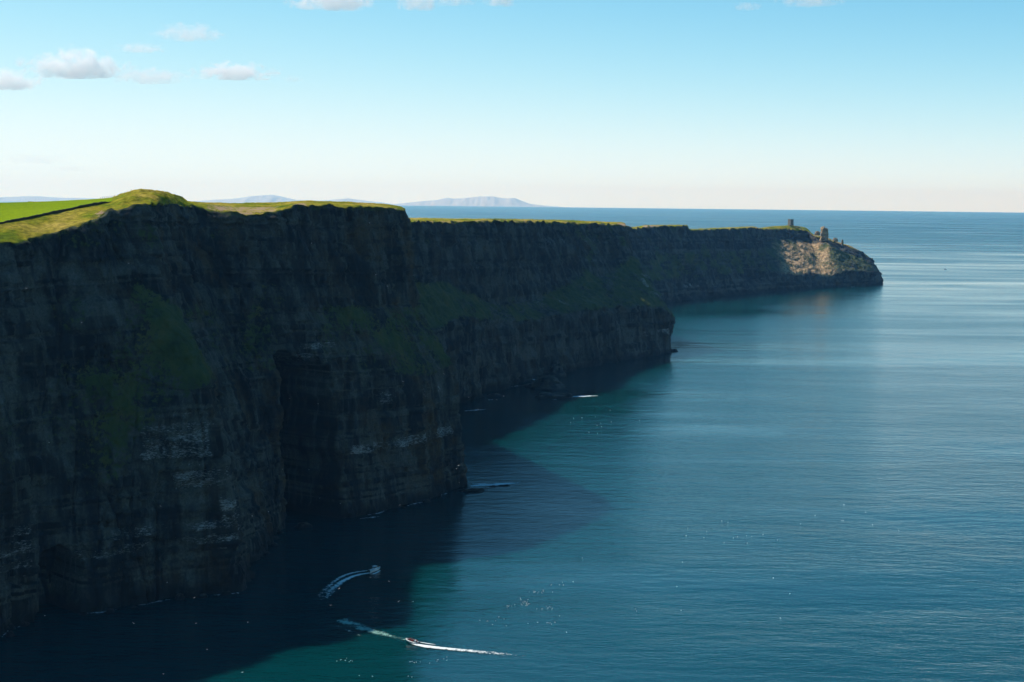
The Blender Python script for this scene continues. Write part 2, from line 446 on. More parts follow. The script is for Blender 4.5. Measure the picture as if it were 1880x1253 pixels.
    for (t0, t1, z0, z1, depth, soft, soft1) in recesses:
        wob = 0.10 * (t1 - t0) * fbm(Z / 14, 0, 0, seed + 71, 3)
        tq = tt[:, None] + wob
        mk = sstep(t0 - soft, t0 + soft, tq) * (1 - sstep(t1 - soft1, t1 + soft1, tq))
        arch = z1 + 0.16 * z1 * fbm(S / 14, 0, 0, seed + 70, 4) - 0.15 * z1 * np.clip((tt[:, None] - t0) / (t1 - t0) * 2 - 1, 0, 1) ** 2
        mk = mk * (1 - sstep(arch - 2.0, arch + 2.0, Z)) * sstep(z0 - 2, z0 + 2, Z)
        off -= out[:, None, :] * (mk * depth * (1 - land))[..., None]
    P = P + off
    # attributes
    gw = np.interp(tt, np.arange(len(grass_w)), grass_w)[:, None]
    mid_band = (sstep(1.85, 2.12, vv) * (1 - sstep(2.85, 3.15, vv)))[None, :]
    patch = fbm(X0 / 22, Y0 / 22, Z / 16, seed + 80, 4)
    grass = gw * mid_band * (0.78 + 1.1 * patch) + 0.34 * sstep(0.05, 0.6, patch) * sstep(0.1, 0.9, vv / 4)[None, :] + 0.45 * sstep(3.93, 4.0, vv)[None, :]
    grass = grass + 0.25 * sstep(0.25, 0.55, slope) * (vv > 1.1)[None, :]
    guano = np.zeros_like(S)
    for (t0, t1, z0, z1, str_) in guano_bands:
        mk = sstep(t0 - .15, t0 + .15, tt)[:, None] * (1 - sstep(t1 - .15, t1 + .15, tt))[:, None] * sstep(z0 - 2, z0 + 1, Z) * (1 - sstep(z1 - 1, z1 + 2, Z))
        led = (np.random.default_rng(seed + 5).random(500) > 0.45)[b]
        guano = np.maximum(guano, mk * (str_ + 0.22) * (0.35 + 0.65 * led) * (0.7 + 0.5 * fbm(S / 12, Z / 9, 0, seed + 90, 3)))
    oc = np.ones(len(C)) * 0.4 if ochre_w is None else np.array(ochre_w, float)
    ochre = np.interp(tt, np.arange(len(oc)), oc)[:, None] + 0 * S
    sunlit_scree_a = np.zeros_like(S)
    if scree:  # slope band painted lighter where the sun patch lies
        pn = 0.22 * fbm(X0 / 30, Y0 / 30, Z / 20, seed + 99, 3)
        sunlit_scree_a = sstep(scree[0] - .3, scree[0] + .3, tt)[:, None] * (1 - sstep(scree[1] - .3, scree[1] + .3, tt))[:, None] * (sstep(scree[2] - .06, scree[2] + .06, vv[None, :] + pn) * (1 - sstep(scree[3] - .06, scree[3] + .06, vv[None, :] + pn)))
    wet = (1 - sstep(1.0, 9.0, Z + 3 * fbm(S / 9, 0, 0, seed + 95, 3)))
    ie = int(np.searchsorted(vv, 4.0)); i5 = int(np.searchsorted(vv, 5.0))
    A = lambda sl, arr: (arr + 0 * S)[sl]
    sl = (slice(None), slice(0, ie + 1))
    o = link('cliff_' + tagname, grid_mesh('cliff_' + tagname, P[sl], dict(grass=A(sl, grass), guano=A(sl, guano), ochre=A(sl, ochre), wet=A(sl, wet), tone=A(sl, tone), scree=A(sl, sunlit_scree_a))), ROCK)
    tag(o, kind='structure')
    er = np.zeros_like(S)
    if earth:
        for (t0, t1, v0, v1, st) in earth:
            er = np.maximum(er, st * sstep(t0 - .2, t0 + .2, tt)[:, None] * (1 - sstep(t1 - .2, t1 + .2, tt))[:, None] * sstep(v0 - .1, v0 + .1, vv)[None, :] * (1 - sstep(v1 - .1, v1 + .1, vv))[None, :])
    objs = [o]
    if field_until is None:
        sl = (slice(None), slice(ie, None))
        q = link('turf_' + tagname, grid_mesh('turf_' + tagname, P[sl], dict(earth=A(sl, er)), smooth=True), TURF); tag(q, kind='structure'); objs.append(q)
    else:
        iu = int(np.searchsorted(tt, field_until))
        sl = (slice(None), slice(ie, i5 + 1))
        q = link('turf_' + tagname, grid_mesh('turf_' + tagname, P[sl], dict(earth=A(sl, er)), smooth=True), TURF); tag(q, kind='structure'); objs.append(q)
        sl = (slice(iu, None), slice(i5, None))
        q = link('hilltop', grid_mesh('hilltop', P[sl], dict(earth=A(sl, er)), smooth=True), TURF); tag(q, kind='structure'); objs.append(q)
        sl = (slice(0, iu + 1), slice(i5, None))
        q = link('field', grid_mesh('field', P[sl], smooth=True), FIELD); tag(q, kind='structure'); objs.append(q)
    return dict(P=P, tt=tt, vv=vv, objs=objs, ie=ie, i5=i5)

def offset_cols(col, offs):
    return [col + np.array(o) for o in offs]

# near cliff -----------------------------------------------------------
near = [
 [(-420,1330),(-420,950,15),(-420,640,35),(-420,540,60),(-420,490,85),(-420,392,260)],
 [(-200,1235),(-200,900,15),(-200,620,35),(-200,495,50),(-200,452,80),(-200,380,260)],
 [(0,1170),(0,880,12),(0,640,30),(0,447,47),(0,411,78),(0,372,260)],
 [(62,1140),(70,880,12),(75,640,30),(80,436,48),(80,395,80),(85,369.5,260)],
 [(190,1120),(195,900,12),(175,620,28),(160,404,48),(168,377,85),(172,365.5,240)],
 [(300,1101),(290,770,10),(232,560,30),(195,388,46),(204,371,82),(208,362,180)],
 [(400,1090),(365,715,8),(252,522,28),(236,380,45),(240,364,66),(246,349,125)],
 [(452,1083),(386,700,8),(310,560,28),(275,376,46),(280,364,66),(285,350,115)],
 [(468,1024),(392,690,14),(345,560,26),(312,375,40),(318,366,60),(322,357,90)],
 [(497,992),(450,690,15),(405,560,25),(352,378,42),(352,374,60),(350,370.5,110)],
 [(533,973),(508,685,6),(456,560,14),(420,391,26),(422,381,60),(425,373,100)],
 [(575,962),(560,690,6),(520,560,12),(492,392,22),(494,382,50),(496,372,95)],
 [(645,950),(625,690,8),(580,560,16),(556,377,26),(556,373,50),(556,369,80)],
 [(760,926),(728,690,8),(668,560,18),(648,379,29),(646,375.5,55),(645,371,80)],
 [(832,907),(800,690,8),(733,565,20),(712,382,32),(709,379,50),(706,375,70)],
 [(861,893),(828,670,10),(764,560,22),(746,387,36),(743,383,50),(738,379.5,60)],
]
CN = columns(near)
tip = CN[-1]
back = []
for (dx, dy) in ((-16, 30), (-60, 75), (-140, 130), (-300, 200)):
    c = tip + np.array([dx, dy, 0.0]); c[4:, 0] -= 6; c[4:, 1] -= 0.15 * dy; back.append(c)
CN = np.concatenate([CN, np.array(back)], 0)
gN = [0.3, 0.3, 0.35, 0.35, 0.4, 0.46, 0.56, 0.6, 0.3, 0.15, 0.3, 0.15, 0.3, 0.45, 0.35, 0.3, .3, .3, .3, .3]
ocN = [.2, .2, .2, .2, .3, .4, .5, .6, .7, .9, .9, .3, .5, .9, 1.0, 1.0, .5, .5, .5, .5]
NEAR = build_cliff('near', CN, 0.68, 0.68, [26, 46, 10], gN, 11, 1.0, field_until=5.0, rugged=(5.6, 8.8),
    recesses=[(3.05, 3.55, -8, 30, 26, 0.03, .12), (10.1, 11.6, -8, 92, 75, 0.05, .22)],
    earth=[(9.4, 11.3, 4.0, 5.2, 0.55), (11.75, 12.05, 4.0, 4.9, 0.9), (4.0, 5.2, 4.0, 4.3, .45), (14.2, 15.4, 4.0, 4.4, 0.5)],
    guano_bands=[(4.6, 7.2, 76, 84, .45), (4.6, 6.3, 62, 80, .40), (5.2, 7.1, 48, 60, .45), (0, 2.95, 16, 42, .42), (3.5, 7.3, 20, 34, .45), (6.2, 7.3, 24, 46, .55), (10.2, 12.2, 88, 100, .38), (12.0, 14.9, 34, 40, .50), (12.5, 14.5, 60, 72, .36)],
    ochre_w=ocN)

# middle cliff ------------------------------------------------------------
middle = [
 [(560,830),(560,640,25),(560,560,55),(560,409,80),(558,406,110),(556,403,160)],
 [(800,765),(790,605,20),(768,520,60),(758,407.5,85),(756,405.5,105),(755,403.5,150)],
 [(850,741),(842,580,20),(815,518,65),(802,407.5,90),(801,405.5,110),(800,403.5,150)],
 [(900,722),(885,585,15),(868,545,45),(850,407,70),(849,404.5,95),(848,402.8,140)],
 [(948,708),(938,592,12),(922,560,28),(905,405.5,55),(904,403.5,80),(903,401.6,120)],
 [(1010,690),(1004,584,15),(985,550,55),(958,406.5,90),(957,404.5,120),(956,402.6,160)],
 [(1080,674),(1075,568,15),(1056,516,80),(1026,408.5,120),(1025,406,150),(1024,403.8,200)],
 [(1150,661),(1146,564,15),(1110,503,75),(1080,411,110),(1079,408.5,130),(1078,405.8,170)],
 [(1205,652),(1206,562,15),(1144,486,68),(1120,413,98),(1119,410.5,115),(1118,407.5,140)],
 [(1229,645.5),(1236,583,10),(1162,470,62),(1150,414,86),(1148,411.5,100),(1146,408.5,120)],
]
CM = columns(middle); tip = CM[-1]; back = []
for (dx, dy) in ((-25, 55), (-90, 130), (-200, 210), (-420, 300)):
    c = tip + np.array([dx, dy, 0.0]); back.append(c)
CM = np.concatenate([CM, np.array(back)], 0)
gM = [.5, .8, .9, .6, .2, .45, .75, .6, .6, .45, .5, .5, .5, .5]
MID = build_cliff('middle', CM, 1.4, 1.4, [12, 14, 8], gM, 23, 1.5,
    guano_bands=[(4.9, 6.6, 98, 108, .28), (7.2, 9.0, 22, 30, .50), (8.1, 9.3, 62, 96, .42), (3.0, 5.0, 20, 40, .22), (4.5, 6.5, 66, 78, .30), (5.4, 7.2, 118, 140, .30)],
    earth=[(8.4, 9.6, 4.0, 5.2, .8), (3.2, 5.2, 4.0, 4.6, .5), (0, 9, 4.0, 4.5, .42)], ochre_w=[.5] * 14, inland=(-60, 300, -12))

# far cliff ----------------------------------------------------------------
far = [
 [(1040,585),(1040,540,40),(1038,490,80),(1035,421,110),(1035,419.5,140),(1034,418,200)],
 [(1140,568),(1138,525,40),(1130,478,80),(1122,420.5,110),(1122,419,130),(1121,417,170)],
 [(1215,558),(1208,515,30),(1196,470,60),(1176,419.5,85),(1176,418,110),(1175,416.5,140)],
 [(1228,556),(1220,513,30),(1206,468,60),(1186,415.5,80),(1185,414.6,100),(1184,413.6,130)],
 [(1276,549.5),(1270,508,30),(1268,462,50),(1256,415,70),(1255,414.2,90),(1254,413.0,130)],
 [(1284,549),(1279,507,30),(1277,462,50),(1264,416,70),(1263,415,90),(1262,413.6,130)],
 [(1290,548.5),(1286,507,28),(1282,462,48),(1268,423,66),(1267,421.8,90),(1266,420.6,130)],
 [(1345,543),(1338,502,25),(1328,462,45),(1312,421.5,60),(1312,420,80),(1312,418.8,130)],
 [(1412,536.5),(1406,499,20),(1396,458,40),(1382,419,60),(1382,417.5,80),(1382,416,130)],
 [(1424,535.5),(1418,499,20),(1398,445,165),(1394,421.0,180),(1394,420,200),(1394,419,230)],
 [(1452,533.5),(1447,501,20),(1424,441,225),(1418,421.5,240),(1418,419,260),(1418,415.8,290)],
 [(1490,531),(1486,502,20),(1462,440,240),(1452,422,255),(1452,417,275),(1452,413.6,300)],
 [(1516,529.5),(1512,505,20),(1487,442,240),(1482,424,255),(1481,421,270),(1479,417.6,295)],
 [(1530,529),(1530,503,18),(1502,443,190),(1494,433,215),(1494,432,230),(1494,431,250)],
 [(1548,528),(1548,500,15),(1518,444,140),(1510,436,190),(1511,435,205),(1512,434,225)],
 [(1572,527),(1573,498,15),(1548,462,120),(1530,444,175),(1531,443,190),(1532,442,205)],
 [(1596,525),(1597,498,10),(1580,474,90),(1560,454,145),(1561,453,155),(1562,452,170)],
 [(1612,522),(1611,499,10),(1601,484,50),(1586,468,95),(1587,467,102),(1588,466,110)],
 [(1617.5,519.5),(1615,504,12),(1608,489,35),(1598,477,60),(1598.5,476.5,64),(1599,476,68)],
]
CF = columns(far); tip = CF[-1]; back = []
for (dx, dy) in ((-20, 70), (-90, 160), (-260, 260), (-600, 400)):
    c = tip + np.array([dx, dy, 0.0]); back.append(c)
CF = np.concatenate([CF, np.array(back)], 0)
gF = [.5, .5, .5, .5, .6, .6, .6, .5, .6, .3, .2, .15, .2, .3, .5, .55, .5, .4, .4, .4, .4, .4, .4]
FAR = build_cliff('far', CF, 2.2, 2.0, [10, 10, 6], gF, 37, 2.0,
    guano_bands=[(3.5, 5.0, 8, 30, .40), (12.5, 15.0, 10, 18, .42), (11, 14.6, 40, 80, .10)],
    earth=[(2.6, 3.4, 4.0, 5.2, .8), (6.5, 9.5, 4, 4.4, .5), (12.8, 18, 4.0, 6, .5)], ochre_w=[.4] * 11 + [1.0] * 12, scree=(9.7, 14.2, 1.98, 2.98), inland=(-60, 320, -25))

# ------------------------------------------------------------------ rocks
def rock_mesh(name, rx, ry, rz, seed, nseg=36, nrow=22, taper=0.25, flat=0.0, strata=1.2, amp=0.16):
    th = np.linspace(0, 2 * math.pi, nseg, endpoint=False); v = np.linspace(0, 1, nrow)
    T, V = np.meshgrid(np.append(th, th[0]), v, indexing='ij')
    prof = np.where(V < 0.82, 1 - taper * V / 0.82, (1 - taper) * np.sqrt(np.clip(1 - ((V - 0.82) / 0.18) ** 2, 0, 1)) )
    cx, cy = np.cos(T), np.sin(T)
    sq = 1.0 / np.maximum(np.abs(cx), np.abs(cy)); prof = prof * (0.45 * sq + 0.55)
    n = fbm(cx * 1.3 + seed, cy * 1.3, V * 2.0, seed, 4)
    bedk = np.floor(V * rz / strata + 0.6 * n)
    st = _hash(bedk, np.floor(T * 2.2), bedk * 0, seed) - 0.5
    R = prof * (1 + amp * 2.0 * n + amp * 0.9 * st * (V < 0.9))
    zz = V * rz * (1 + 0.18 * n * (V > 0.7)) - 0.12 * rz
    P = np.stack([cx * R * rx, cy * R * ry, zz], -1)
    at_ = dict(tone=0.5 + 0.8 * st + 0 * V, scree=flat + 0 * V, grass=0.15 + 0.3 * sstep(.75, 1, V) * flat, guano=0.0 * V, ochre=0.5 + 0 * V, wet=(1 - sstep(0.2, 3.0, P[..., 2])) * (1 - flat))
    return grid_mesh(name, P, at_, flip=False)
def rock(name, p, size, seed, label, rz=0.0, cat='rock', group=None, **kw):
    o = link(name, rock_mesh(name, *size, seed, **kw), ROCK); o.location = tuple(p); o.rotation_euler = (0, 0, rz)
    return tag(o, label, cat, group)

# reef by the near headland
rock('reef_rock', sea(868, 903), (7.5, 4.5, 2.2), 3, 'flat dark reef rock touching the foot of the near headland', 0.2, taper=.45, strata=.5)
rock('reef_rock', sea(882, 901), (3.2, 2.2, 1.3), 4, 'small low rock at the seaward end of the near reef', 0.4, taper=.5, strata=.4)
rock('reef_rock', sea(905, 894), (3.0, 1.8, 0.9), 5, 'low rock awash in white foam off the near headland', 0.1, taper=.5, strata=.4)
rock('reef_rock', sea(925, 892.5), (4.4, 2.0, 0.9), 6, 'outermost dark rock in the foam off the near headland', 0.15, taper=.5, strata=.4)
rock('reef_rock', sea(557, 968), (5.5, 3.5, 3.0), 8, 'dark boulder at the foot of the deep bay in the near cliff', 0.5, taper=.5)
rock('reef_rock', sea(470, 1022), (4, 3, 2.2), 9, 'small boulder beside the near buttress in the bay', 0.3, taper=.5)
# fallen boulders along the waterline of the near cliff
bl = NEAR['P'][:, int(np.searchsorted(NEAR['vv'], 1.0))]; bt = NEAR['tt']; brng = random.Random(5)
for k, tq in enumerate((2.2, 2.5, 2.8, 3.7, 4.1, 4.5, 5.2, 5.7, 6.2, 6.6, 8.3, 8.7, 9.1, 9.6, 12.3, 12.8, 13.2, 13.7, 14.1, 14.6)):
    p = bl[int(np.searchsorted(bt, tq))]; q = brng.uniform(1.0, 2.6)
    o = rock('boulder', (p[0] + brng.uniform(0, 3), p[1] - brng.uniform(1.0, 4.0), -0.2), (q * 1.3, q, q * brng.uniform(.6, 1.1)), 100 + k, 'dark wet boulder fallen at the waterline of the near cliff', brng.uniform(0, 3), 'boulder', 'boulders at the foot of the near cliff', nseg=16, nrow=8, taper=.45, strata=.5)
# promontory below the middle cliff
rock('rock_outcrop', sea(1003, 712), (20, 24, 13), 12, 'tall dark rocky outcrop standing below the middle cliff', 0.3, taper=.55, strata=2.2, amp=.22)
rock('rock_outcrop', sea(1020, 690), (11, 14, 19), 13, 'rock pinnacle joined to the foot of the middle cliff', 0.1, taper=.65, strata=2.2, amp=.22)
rock('reef_rock', sea(1012, 730), (17, 12, 4.5), 14, 'broad flat reef rock in front of the dark outcrop', 0.15, taper=.4, strata=.9)
rock('reef_rock', sea(1037, 728), (9, 6, 3.6), 15, 'reef rock beside the breaking white surf', 0.2, taper=.45, strata=.8)
rock('reef_rock', sea(908, 728), (8, 6, 3.0), 16, 'low rock at the dark foot of the middle cliff, leftmost there', 0.2, taper=.45, strata=.8)
rock('reef_rock', sea(968, 700), (9, 7, 3.0), 17, 'low wet rock in the foam patch left of the dark outcrop', 0.2, taper=.45, strata=.8)
rock('reef_rock', sea(1237, 645.5), (6, 6, 3.4), 18, 'small dark rock off the tip of the middle headland', 0.0, taper=.45, strata=.9)

# far headland: stack and pillar standing on the ridge, colour lightened as if sunlit
def bvh_of(objs):
    vs_, fs_ = [], []
    for o in objs:
        me = o.data; n0 = len(vs_)
        co = np.empty(len(me.vertices) * 3, dtype=np.float32); me.vertices.foreach_get('co', co)
        ix = np.empty(len(me.loops), dtype=np.int32); me.loops.foreach_get('vertex_index', ix)
        vs_ += [tuple(c) for c in co.reshape(-1, 3).tolist()]
        fs_ += [tuple(int(k) + n0 for k in q) for q in ix.reshape(-1, 4).tolist()]
    return BVHTree.FromPolygons(vs_, fs_)
BF = bvh_of(FAR['objs']); BN = bvh_of(NEAR['objs'])
def hit(b, px, py):
    d = ray(px, py); r = b.ray_cast(Vector(CAM), Vector(d).normalized())
    return r[0]
def drop(b, x, y):
    r = b.ray_cast(Vector((x, y, 400)), Vector((0, 0, -1))); return r[0]
Dst = CF[14, 2][1]
def on_far(px, py, Y, z_sink=1.5):
    p = at(px, py, Y); q = drop(BF, p[0], p[1]); z = q.z if q is not None else p[2]
    return (p[0], p[1], min(z, p[2]) - z_sink)
rock('rock_stack', at(1513, 439.5, Dst + 10), (8.5, 8, 29), 41, 'tall blocky rock stack standing on the far headland ridge', 0.3, taper=.24, flat=1, strata=3.5, amp=.27)
rock('rock_stack', at(1500, 431.5, Dst + 40), (7, 6, 10), 42, 'low rock knob left of the tall stack on the far ridge', 0.2, taper=.4, flat=1, strata=3, amp=.2)
rock('rock_stack', at(1546.5, 450, CF[15, 3][1]), (3.4, 3, 13), 43, 'thin leaning rock pillar on the far seaward slope', 0.2, taper=.35, flat=1, strata=3, amp=.2)
rock('rock_stack', at(1533.5, 443.5, CF[15, 3][1]), (6.5, 5, 9), 44, 'small rock lump just right of the tall stack', 0.2, taper=.4, flat=1, strata=3, amp=.2)

# ------------------------------------------------------------------ old watchtower on the far headland
STONE = plain('tower_stone', (0.20, 0.18, 0.15), 0.9, .2, .35, .7)
DARK = plain('dark_opening', (0.006, 0.006, 0.007), 0.9, .1)
def box(bm, x0, x1, y0, y1, z0, z1):
    v = [bm.verts.new(p) for p in ((x0,y0,z0),(x1,y0,z0),(x1,y1,z0),(x0,y1,z0),(x0,y0,z1),(x1,y0,z1),(x1,y1,z1),(x0,y1,z1))]
    for f in ((0,3,2,1),(4,5,6,7),(0,1,5,4),(1,2,6,5),(2,3,7,6),(3,0,4,7)): bm.faces.new([v[i] for i in f])
Yt = CF[11, 4][1] + 12
tp = at(1451.5, 414.0, Yt)
tow = empty('watchtower', (tp[0], tp[1], tp[2] - 0.5), math.radians(32))
tag(tow, 'ruined square stone watchtower on top of the far headland', 'tower')
bm = bmesh.new(); hw = 4.8
# battered walls
lv = [(0, hw * 1.06), (6, hw * 1.0), (12.2, hw * 0.95)]
ring = [[bm.verts.new((sx * r, sy * r, z)) for sx, sy in ((-1,-1),(1,-1),(1,1),(-1,1))] for z, r in lv]
for a, b in zip(ring, ring[1:]):
    for i in range(4): bm.faces.new([a[i], a[(i+1)%4], b[(i+1)%4], b[i]])
bm.faces.new(ring[-1])
tw_wall = bm_obj('wall', bm, STONE, tow)
bm = bmesh.new(); r = hw * 0.95 + .35
box(bm, -r, r, -r, r, 12.2, 12.9); tw_course = bm_obj('string_course', bm, STONE, tow)
for (x0, x1, y0, y1, hgt) in ((-r, -r + .7, -r, r, 2.0), (r - .7, r, -r, r * .3, 1.3), (-r + .7, r - .7, -r, -r + .7, 1.7), (-r + .7, 0, r - .7, r, 1.9)):
    bm = bmesh.new(); box(bm, x0, x1, y0, y1, 12.9, 12.9 + hgt); bm_obj('parapet', bm, STONE, tw_course)
for (x, z, ww, hh) in ((0, 8.2, .55, 1.1), (-1.6, 4.2, .5, .9)):
    bm = bmesh.new(); rr = hw * 1.0 + .12; box(bm, x - ww, x + ww, -rr, -rr + .6, z, z + 2 * hh); bm_obj('window', bm, DARK, tw_wall)
bm = bmesh.new(); rr = hw * 1.06 + .1; box(bm, .4, 1.9, -rr, -rr + .7, 0.2, 2.6); bm_obj('doorway', bm, DARK, tw_wall)
# tumbled enclosure wall beside it
def wall_path(name, pts, wdt, hgt, seed, mat, label, step=1.5, cat='wall', zs=0.3):
    pts = [np.array(p, float) for p in pts]
    cum = np.concatenate([[0], np.cumsum([np.linalg.norm(b - a) for a, b in zip(pts, pts[1:])])])
    n = max(4, int(cum[-1] / step)); ss = np.linspace(0, cum[-1], n)
    c = np.stack([np.interp(ss, cum, [p[i] for p in pts]) for i in range(3)], -1)
    t = np.gradient(c, axis=0); sd = np.stack([-t[:, 1], t[:, 0], 0 * t[:, 0]], -1); sd /= np.linalg.norm(sd, axis=1, keepdims=True)
    hh = hgt * (1 + 0.35 * fbm(ss / 5, 0, 0, seed, 3) + .25 * vnoise(ss / 1.2, 0, 0, seed + 4))
    hh = hh * np.clip(np.minimum(ss, ss[-1] - ss) / 6.0, 0.25, 1)
    prof = [(-.5, -zs), (-.5, .55), (-.38, .92), (0, 1.0), (.38, .9), (.5, .55), (.5, -zs)]
    P = np.zeros((n, len(prof), 3))
    for k, (a, b) in enumerate(prof):
        P[:, k] = c + sd * (a * wdt * (1 + .2 * vnoise(ss / 1.5, k, 0, seed + 7)))[:, None]
        P[:, k, 2] += b * hh if b > 0 else b
    o = link(name, grid_mesh(name, P, dict(earth=0.0 * P[..., 0])), mat); return tag(o, label, cat)
wp = []
for px, py in ((1456, 414.3), (1464, 414.6), (1474, 415.4)):
    p = at(px, py, Yt + 6); q = drop(BF, p[0], p[1]); wp.append((p[0], p[1], q.z - .2 if q else p[2]))
wall_path('stone_wall', wp, 1.6, 2.6, 3, STONE, 'tumbled stone wall beside the ruined watchtower', zs=2)

# ------------------------------------------------------------------ field bank and fence on the near land
BANK = plain('bank_earth', (0.040, 0.036, 0.018), .95, .1, .6, .5)
i5 = NEAR['i5']; line = NEAR['P'][:, i5]; sel = (NEAR['tt'] >= 0.5) & (NEAR['tt'] <= 5.0)
wall_path('field_bank', line[sel][::4], 1.2, 0.95, 8, BANK, 'dark earth bank along the edge of the bright green field', 1.0, 'bank')
WOOD = plain('post_wood', (0.10, 0.08, 0.06), .9, .1)
fence = empty('wire_fence', tuple(line[sel][-1])); tag(fence, 'thin post and wire fence on the skyline left of the grassy knoll', 'fence')
crest = NEAR['P'][:, int(np.searchsorted(NEAR['vv'], 6.0)) - 6]
cs = crest[(NEAR['tt'] > 4.3) & (NEAR['tt'] < 5.9)][::6]
base_loc = np.array(fence.location)
prev = None; wires = bmesh.new()
post_me = None
for p in cs:
    if post_me is None:
        bm = bmesh.new(); box(bm, -.07, .07, -.07, .07, -.3, 1.25); post_me = bpy.data.meshes.new('post'); bm.to_mesh(post_me); bm.free(); post_me.materials.append(WOOD)
    o = link('post', post_me, None, fence); o.location = tuple(p - base_loc)
for hz in (0.5, 0.85, 1.15):
    for a, b in zip(cs, cs[1:]):
        a_ = a - base_loc; b_ = b - base_loc
        vsx = [wires.verts.new((q[0], q[1], q[2] + hz + e)) for q, e in ((a_, 0), (b_, 0), (b_, .015), (a_, .015))]
        wires.faces.new(vsx)
bm_obj('wire', wires, WOOD, fence)

# ------------------------------------------------------------------ far mountains across the bay
MOUNT = plain('mountain_hazed', (0.40, 0.42, 0.44), .95, .0, .1, .0004)  # pale blue-grey base colour stands in for thicker distance haze
def mountain(name, x0, x1, Y, pts, seed):
    n = 160; px = np.linspace(x0, x1, n)
    ys = np.interp(px, [p[0] for p in pts], [p[1] for p in pts]); ys = ys + 0.25 * np.maximum(380 + (px - 940) * 0.0108 - ys, 0)
    ridge = np.array([at(a, b, Y) for a, b in zip(px, ys)])
    ridge[:, 2] += 22 * fbm(px / 22, 0, 0, seed, 4) * np.clip(ridge[:, 2] / 300, 0, 1)
    rows = []
    for k in np.linspace(-1, 1, 21):
        r = ridge.copy(); e = (1 - abs(k)) ** 1.1
        r[:, 1] += k * 3000; r[:, 2] = (np.maximum(ridge[:, 2], -180) + 200) * e * (1 + .2 * fbm(px / 9, k * 3, 0, seed + 2, 4) * (abs(k) > .05)) - 200
        rows.append(r)
    P = np.stack(rows, 1)
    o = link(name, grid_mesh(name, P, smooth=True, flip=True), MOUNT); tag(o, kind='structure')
HZ = lambda x: 380.0 + (x - 940) * 0.0108
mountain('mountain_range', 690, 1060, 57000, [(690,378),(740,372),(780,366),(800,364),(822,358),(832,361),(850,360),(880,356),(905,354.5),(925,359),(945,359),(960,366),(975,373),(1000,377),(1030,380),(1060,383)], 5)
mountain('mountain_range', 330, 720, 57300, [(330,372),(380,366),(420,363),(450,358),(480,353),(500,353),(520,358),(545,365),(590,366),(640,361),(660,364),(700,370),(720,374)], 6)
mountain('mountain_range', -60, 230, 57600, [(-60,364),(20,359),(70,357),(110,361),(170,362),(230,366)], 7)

# ------------------------------------------------------------------ foam and wakes
FOAM = foam_material('surf_foam', .50, .35, (.62, .70, .74))
WAKE = foam_material('wake_foam', .55, .5, (.80, .84, .82))
def ribbon(name, pts, widths, dens, mat, label, n=160, m=9, z=0.12, hump=0.0, cat='foam'):
    """a foam sheet lying on the water; pts are points on the sea, widths in metres"""
    pts = np.array(pts, float)
    cum = np.concatenate([[0], np.cumsum(np.linalg.norm(np.diff(pts, axis=0), axis=1))])
    ss = np.linspace(0, cum[-1], n)
    # smooth the centre line
    c = np.stack([np.interp(ss, cum, pts[:, i]) for i in range(2)], -1)
    k = max(3, n // (2 * len(pts))) | 1
    for i in range(2): c[:, i] = np.convolve(np.pad(c[:, i], k // 2, mode='edge'), np.ones(k) / k, 'valid')
    t = np.gradient(c, axis=0); sd = np.stack([-t[:, 1], t[:, 0]], -1); sd /= np.linalg.norm(sd, axis=1, keepdims=True) + 1e-9
    wd = np.interp(ss, cum, widths); de = np.interp(ss, cum, dens)
    P = np.zeros((n, m, 3)); D = np.zeros((n, m))
    for j, a in enumerate(np.linspace(-1, 1, m)):
        P[:, j, :2] = c + sd * (a * wd / 2)[:, None]
        P[:, j, 2] = z + hump * (1 - a * a) * de
        D[:, j] = de * (1 - abs(a) ** 2.2) if True else de
    o = link(name, grid_mesh(name, P, dict(dens=D), smooth=True, flip=True), mat)
    return tag(o, label, cat, kind='stuff')
S2 = lambda *a: [sea(px, py)[:2] for px, py in a]
# shadowed boat: two trails curving away to the lower left
ribbon('boat_wake', S2((684,1052),(668,1054),(650,1058),(630,1067),(612,1080),(598,1096),(590,1112)), [1.4,2.4,3.2,4,5.5,7,8], [1.0,.9,.82,.68,.5,.32,.0], WAKE, 'bright inner wake trail curving behind the shadowed cabin boat')
ribbon('boat_wake', S2((682,1047.5),(660,1050),(640,1054),(622,1062),(604,1076),(588,1094),(580,1112)), [1,1.6,2.2,3,4,5.5,7], [.9,.78,.7,.55,.4,.25,.0], WAKE, 'fainter outer wake trail curving behind the shadowed cabin boat')
ribbon('boat_wake', S2((684,1055),(692,1052),(698,1048)), [1.6,1.6,1.0], [.9,1.0,.8], WAKE, 'bow spray along the side of the shadowed cabin boat', n=60)
# sunlit boat: wake to the right
ribbon('boat_wake', S2((752,1180),(766,1185),(790,1189),(820,1192),(850,1195),(885,1198),(920,1201),(965,1208)), [1.6,3.0,4.0,3.6,4.0,4.6,5,6], [1.0,1.0,.95,.8,.62,.5,.36,.1], WAKE, 'bright white wake trailing right behind the crowded open boat', n=260, hump=.25)
ribbon('boat_wake', S2((762,1178),(775,1180.5),(790,1183),(806,1185)), [.5,.9,.9,.6], [.9,.9,.8,.3], WAKE, 'thin side wash above the main wake of the crowded open boat', n=80)
# old wake left by the passing boats
ribbon('old_wake', S2((622,1138),(650,1148),(685,1160),(715,1168),(745,1176)), [9,10,8,6,4], [.6,.66,.62,.5,.35], foam_material('old_wake_foam', .46, .22, (.22, .42, .36)), 'fading pale green old wake left of the crowded open boat', n=160, m=15)
ribbon('old_wake', S2((610,1146),(635,1156),(655,1165),(672,1172)), [2,3,3,2], [.45,.55,.5,.25], foam_material('thin_wake_foam', .42, .3, (.24, .40, .36)), 'thin faint lower edge of the fading old wake', n=100)
